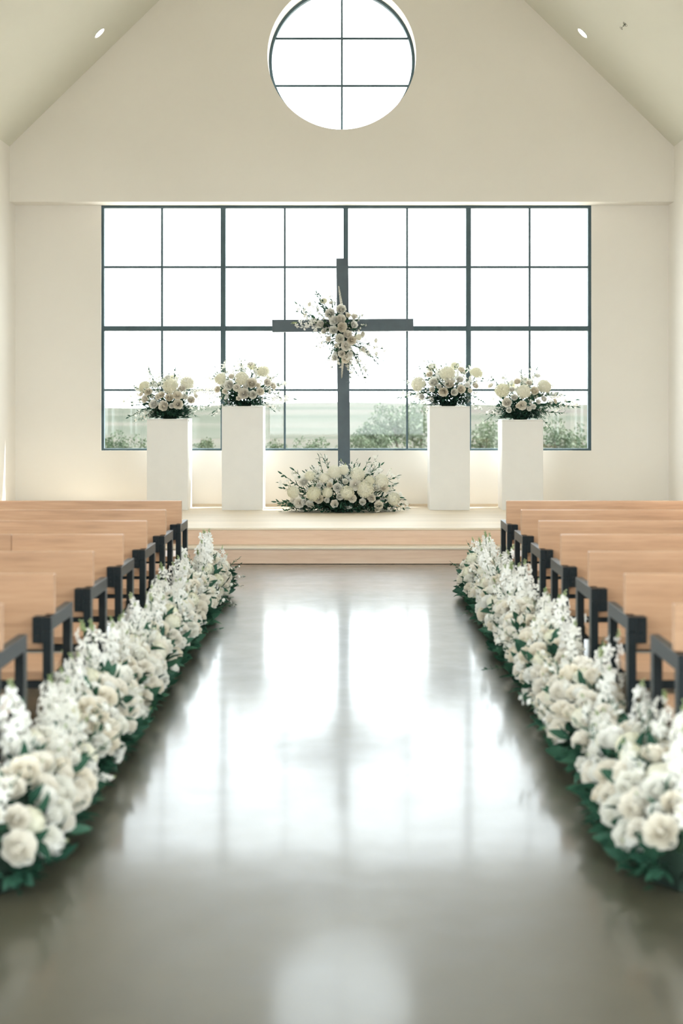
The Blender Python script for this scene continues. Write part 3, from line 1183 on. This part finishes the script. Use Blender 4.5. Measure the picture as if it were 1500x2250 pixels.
# ------------------------------------------------------------------ arrangements on the stage
def dome_arrangement(name, label, group, base, ab, zoom, hyds, roses, smalls, stocks, sprigs, seed, fol_n, cz, low=0.0, wall=False, fol_k=(1, 1, 1), fill=22, skirt=(.22, .2, .2)):
    """Blooms sit on an ellipsoid (half axes ab) around base + (0,0,cz); zoom maps measured spots to the frame."""
    r = random.Random(seed)
    t = thing(name, label, 'flower arrangement', base, group)
    a, b, c = ab
    ctr = Vector((0, 0, cz))
    zx, zy, zs = zoom
    Yc = base[1]

    def local(x, y, k=1.0):
        p = at(zx + x / zs, zy + y / zs, Yc) - Vector(base)
        d = p - ctr
        q = 1 - (d.x / a) ** 2 - (d.z / c) ** 2
        dy = -b * math.sqrt(q) if q > 0 else r.uniform(-.25, .25) * b
        dy *= k
        p = at(zx + x / zs, zy + y / zs, Yc + dy) - Vector(base)
        n = Vector(((p.x - ctr.x) / a ** 2, dy / b ** 2, (p.z - ctr.z) / c ** 2 + .3 / c))
        return p, n.normalized()
    px_m = zs * F / Yc
    stem_v, stem_f = [], []

    def stem_to(p):
        st = ctr * .5 + Vector((p.x * .25, p.y * .1, 0)) if not wall else ctr + (p - ctr) * .15
        if (p - ctr).length > .12:
            mid = (st + p) * .5 + Vector((0, 0, -.02))
            tube_into(stem_v, stem_f, [st, mid, p], [.0035, .003, .0025], 4)
    for (nm, lst, mes, sink) in (('hydrangea', hyds, HYDS, .35), ('rose', roses, ROSES, .2), ('spray_rose', smalls, SMALLS, .2)):
        for (x, y, d) in lst:
            p, n = local(x, y)
            s = d / px_m * 1.08
            n = (n + rnd_vec(r) * .15 + Vector((0, -.35, 0))).normalized()
            pos = p - n * s * sink
            stem_to(pos)
            place(nm, r.choice(mes), t, pos, n, s, r)
    # the same kinds of bloom carry on around the back
    if not wall:
        for i in range(max(6, len(roses) // 2)):
            th_ = r.uniform(.25, PI - .25)
            ph = r.uniform(.15, 1.1)
            d = Vector((math.cos(th_) * math.cos(ph), math.sin(th_) * math.cos(ph), math.sin(ph)))
            p = ctr + Vector((d.x * a * .85, d.y * b, d.z * c * .85))
            stem_to(p)
            if i % 3 == 0:
                place('hydrangea', r.choice(HYDS), t, p, d, .13, r)
            else:
                place('rose', r.choice(ROSES), t, p, d, r.uniform(.08, .1), r)
    for (x0, y0, x1, y1, kind) in stocks:
        p0, _ = local(x0, y0, .6)
        p1, _ = local(x1, y1, .9)
        stem_to(p0)
        me = SLENDER if kind == 's' else r.choice(STOCKS)
        place('slender_spike' if kind == 's' else 'flower_spike', me, t, p0, p1 - p0, (p1 - p0).length * 1.05, r)
    for (x, y) in sprigs:
        p1, _ = local(x, y, .8)
        if low > 0:
            p1.z = max(p1.z, low + .03)
        d = p1 - ctr
        p0 = ctr + d * .30
        p0.z = max(p0.z, .02) if not wall else p0.z
        place('leafy_sprig', r.choice(SPRIGS + BSPRIGS), t, p0, p1 - p0, (p1 - p0).length, r)
        # a second, finer branch beside it
        p2 = p1 + rnd_vec(r) * .05 - d * .12
        if not wall:
            p2.z = max(p2.z, low)
        place('leafy_sprig', r.choice(SPRIGS + BSPRIGS), t, p0, p2 - p0, (p2 - p0).length, r)
    for i in range(fill):
        d = rnd_vec(r).normalized()
        if not wall:
            d.z = abs(d.z) * .9 + .05
        elif d.y > 0:
            d.y = -d.y
        e = Vector((d.x * a * .95, d.y * b * 1.05, d.z * c * .95))
        place('leafy_sprig', r.choice(BSPRIGS), t, ctr + e * .2, e + Vector((0, 0, .04)), e.length * r.uniform(.7, .95), r)
    v, f = [], []
    for _ in range(fol_n):
        d = rnd_vec(r).normalized()
        if not wall:
            d.z = abs(d.z) * .8 - .05
        elif d.y > .1:
            d.y = -d.y
        k = r.uniform(.25, .8)
        p = ctr * (1 if wall else .5) + Vector((d.x * a * k * fol_k[0], d.y * b * k * fol_k[1], d.z * c * k * fol_k[2]))
        if not wall and _ % 2:                       # the skirt of leaves round the foot
            th_ = r.uniform(0, 2 * PI)
            kk = r.uniform(.45, .95)
            p = Vector((math.cos(th_) * skirt[0] * kk, math.sin(th_) * skirt[1] * kk, r.uniform(.012, skirt[2] * (1.25 - kk))))
            d = Vector((math.cos(th_), math.sin(th_), r.uniform(-.1, .5)))
        elif not wall and p.z < .015:
            p.z = r.uniform(.012, .05)
        L = r.uniform(.05, .09)
        dd = (d + rnd_vec(r) * .5).normalized()
        if not wall and p.z + dd.z * L < .01:
            dd.z = (.012 - p.z) / L
        leaf_into(v, f, p, dd, (0, 0, 1), L, L * r.uniform(.28, .42), r, .05)
    if not wall:
        for w in v:
            w.z = max(w.z, .004)
    link('foliage', pydata('foliage', v, f, M['leaf']), t)['kind'] = 'stuff'
    if stem_v:
        link('stems', pydata('stems', stem_v, stem_f, M['stem']), t)['kind'] = 'stuff'
    for i in range(26 if not wall else 12):
        d = rnd_vec(r).normalized()
        d.z = abs(d.z) * .7 if not wall else d.z
        d.y = -abs(d.y) if (wall or r.random() < .7) else d.y
        p = ctr * (1 if wall else .6) + Vector((d.x * a * .75 * fol_k[0], d.y * b * .8, d.z * c * .7))
        if not wall:
            p.z = max(p.z, .03)
        place('leaf', r.choice(LEAVES), t, p, d + rnd_vec(r) * .3 + Vector((0, 0, .15)), r.uniform(.06, .1), r)
    return t


def vase(t, r0, r1, h):
    tube_obj('foam_base', [(0, 0, .001), (0, 0, h * .5), (0, 0, h)], [r0, (r0 + r1) / 2 * 1.05, r1], M['moss'], t, 20)


def st(x, y, kind='w', dx=0, up=60):
    return (x - dx * .6, y + up * .5, x + dx * .4, y - up * .5, kind)


Z5, Z6, Z7 = (200, 760, 3.0), (580, 560, 3.814), (860, 760, 3.261)
PAB = (.40, .26, .34)
t = dome_arrangement('pedestal_arrangement', 'white rose and hydrangea arrangement on the shorter pedestal, far left', 'pedestal arrangements', tuple(ped_top[0]), PAB, Z5,
    [(350, 265, 80), (525, 262, 105), (635, 240, 95)],
    [(515, 340, 55), (570, 325, 60), (412, 383, 60), (477, 395, 66), (572, 385, 66), (375, 300, 50), (660, 355, 50), (350, 350, 50), (462, 320, 45), (600, 280, 45)],
    [(530, 395, 35), (440, 335, 40), (620, 335, 38), (330, 320, 35), (690, 330, 34), (505, 208, 40)],
    [st(390, 205, up=70), st(455, 215, up=70), st(300, 280, dx=-60, up=30), st(700, 300, dx=80, up=20), st(285, 345, dx=-70, up=10), st(590, 200, up=60), st(560, 230, up=60), st(420, 260, dx=-30, up=60)],
    [(195, 380), (250, 430), (310, 495), (740, 420), (725, 365), (650, 490), (545, 170), (600, 190), (690, 440), (360, 190), (270, 300), (330, 450)], 31, 900, .19, low=-.05, fol_k=(.85, 1, .75))
vase(t, .08, .11, .06)
t = dome_arrangement('pedestal_arrangement', 'white rose and hydrangea arrangement on the taller pedestal, left of the cross', 'pedestal arrangements', tuple(ped_top[1]), PAB, Z5,
    [(850, 215, 78), (995, 212, 95), (1135, 165, 85)],
    [(908, 258, 66), (1060, 245, 70), (1005, 312, 70), (1065, 322, 56), (830, 285, 45), (1115, 300, 52), (1165, 240, 52), (1200, 265, 45), (1050, 115, 42), (960, 275, 50)],
    [(972, 345, 32), (1020, 265, 38), (880, 300, 36), (925, 200, 40), (1100, 260, 36)],
    [st(895, 325, dx=10, up=60), st(880, 130, up=60), st(985, 140, up=80), st(1215, 205, dx=40, up=40), (830, 300, 700, 290, 'w'), (1180, 340, 1300, 352, 'w'), st(935, 190, up=70), st(1090, 190, up=60)],
    [(1240, 300), (1335, 310), (1210, 405), (890, 430), (810, 460), (1105, 110), (1000, 95), (780, 180), (760, 380), (1270, 250), (1160, 390)], 32, 900, .19, low=-.05, fol_k=(.85, 1, .75))
vase(t, .08, .11, .06)
t = dome_arrangement('pedestal_arrangement', 'white rose and hydrangea arrangement on the taller pedestal, right of the cross', 'pedestal arrangements', tuple(ped_top[2]), PAB, Z7,
    [(185, 270, 108), (400, 195, 115), (610, 190, 98)],
    [(300, 260, 68), (415, 272, 62), (370, 330, 68), (500, 310, 62), (450, 332, 52), (500, 170, 48), (600, 285, 48), (490, 240, 52), (215, 365, 46), (270, 200, 48)],
    [(290, 312, 40), (545, 280, 42), (340, 290, 36), (440, 250, 36), (560, 320, 36)],
    [st(330, 210, up=80), st(470, 205, up=80), st(600, 345, dx=40, up=30), st(285, 380, dx=-30, up=40), st(240, 180, up=70), st(560, 240, up=60)],
    [(215, 110), (175, 185), (65, 355), (140, 410), (650, 430), (690, 215), (400, 150), (455, 115), (100, 300), (230, 420), (640, 330)], 33, 900, .19, low=-.05, fol_k=(.85, 1, .75))
vase(t, .08, .11, .06)
t = dome_arrangement('pedestal_arrangement', 'white rose and hydrangea arrangement on the shorter pedestal, far right', 'pedestal arrangements', tuple(ped_top[3]), PAB, Z7,
    [(790, 315, 112), (945, 325, 105), (1095, 285, 105)],
    [(1025, 320, 62), (825, 405, 66), (937, 425, 66), (710, 285, 46), (1045, 215, 46), (1090, 380, 46), (900, 255, 52), (880, 368, 48), (1175, 395, 42), (985, 260, 46)],
    [(985, 450, 36), (1015, 435, 40), (800, 230, 36), (862, 312, 40), (1050, 400, 38), (840, 460, 38), (905, 430, 34)],
    [st(930, 235, up=80), (1120, 350, 1235, 352, 'w'), st(1160, 285, dx=30, up=40), st(740, 480, dx=-40, up=20), st(720, 375, dx=-40, up=40), st(1010, 230, up=70), st(860, 250, up=60)],
    [(1055, 180), (945, 170), (1310, 420), (1150, 545), (735, 530), (850, 545), (1230, 430), (1110, 470), (690, 470), (690, 240), (1200, 300), (1080, 520)], 34, 900, .19, low=-.05, fol_k=(.85, 1, .75))
vase(t, .08, .11, .06)

bb = at(750, 1124, 16.42)
t = dome_arrangement('altar_arrangement', 'wide white hydrangea and rose arrangement at the foot of the cross', None, (bb.x, 16.42, 2 * SH), (.70, .25, .50), Z6,
    [(585, 1815, 120), (665, 1800, 90), (785, 1840, 125), (380, 1850, 92), (505, 1865, 92), (985, 1890, 128), (415, 2000, 130), (530, 1990, 92), (695, 1995, 122), (850, 1965, 150), (240, 1985, 112), (1090, 2045, 112), (885, 1890, 84)],
    [(330, 1900, 82), (615, 1950, 76), (765, 1925, 96), (460, 2045, 78), (1015, 1950, 78), (635, 2025, 62), (290, 2080, 86), (960, 2095, 72), (740, 2040, 70), (825, 2070, 58), (900, 2040, 66), (550, 1930, 52), (945, 1955, 60)],
    [(380, 2085, 60), (525, 2055, 45), (590, 2085, 66), (1165, 2045, 46), (335, 2072, 50), (950, 2130, 52), (400, 2100, 40), (240, 2060, 46), (680, 1900, 48), (460, 1930, 46)],
    [(650, 1830, 650, 1720, 'w'), (690, 1880, 690, 1750, 'w'), (880, 1850, 870, 1745, 'w'), (960, 1840, 965, 1745, 'w'), (300, 1900, 270, 1820, 'w'), (450, 1850, 460, 1760, 'w'), (670, 2125, 740, 2110, 'w'), (340, 2140, 270, 2145, 'w'), (1020, 2140, 1095, 2140, 'w'), (1030, 1850, 1060, 1790, 'w'), (560, 1930, 560, 1850, 'w')],
    [(390, 1750), (520, 1680), (745, 1725), (970, 1745), (1110, 1860), (110, 2080), (150, 2140), (1190, 2150), (130, 1920), (1130, 1970), (430, 1780), (900, 1750), (1180, 2090), (200, 2060)], 35, 1600, .10, low=.02, fol_k=(1.1, 1, .9), skirt=(.62, .27, .2), fill=30)
vase(t, .12, .12, .06)

yc_ = YCR - 0.012
cc = at(748, 737, yc_)
dome_arrangement('cross_spray', 'cascading white rose spray fixed to the middle of the dark cross', None, (cc.x, yc_, cc.z), (.30, .17, .42), Z6,
    [(500, 385, 62), (790, 690, 62)],
    [(645, 455, 82), (550, 490, 82), (585, 550, 82), (645, 535, 76), (655, 605, 82), (580, 630, 72), (635, 700, 78), (700, 665, 72), (685, 762, 82), (470, 580, 66), (755, 585, 62), (735, 718, 72), (685, 875, 72), (650, 830, 60), (500, 640, 46)],
    [(755, 515, 52), (705, 505, 44), (540, 705, 48), (935, 720, 46), (940, 830, 46), (590, 862, 52), (380, 415, 48), (825, 665, 46), (830, 790, 44), (720, 830, 48), (610, 760, 40), (870, 820, 44), (560, 400, 40)],
    [(650, 430, 625, 265, 's'), (660, 880, 650, 1030, 's'), (480, 575, 250, 575, 'w'), (700, 810, 740, 920, 'w'), (800, 760, 900, 850, 'w'), (600, 800, 570, 880, 'w'), (440, 460, 370, 380, 'w'), (700, 880, 705, 960, 'w')],
    [(395, 335), (470, 345), (400, 450), (330, 500), (270, 430), (850, 590), (820, 480), (890, 690), (1000, 800), (890, 1020), (770, 1030), (830, 930), (970, 900), (465, 760), (545, 900), (550, 790), (740, 980), (520, 340)], 36, 220, 0.0, wall=True, fol_k=(.75, 1, .8))
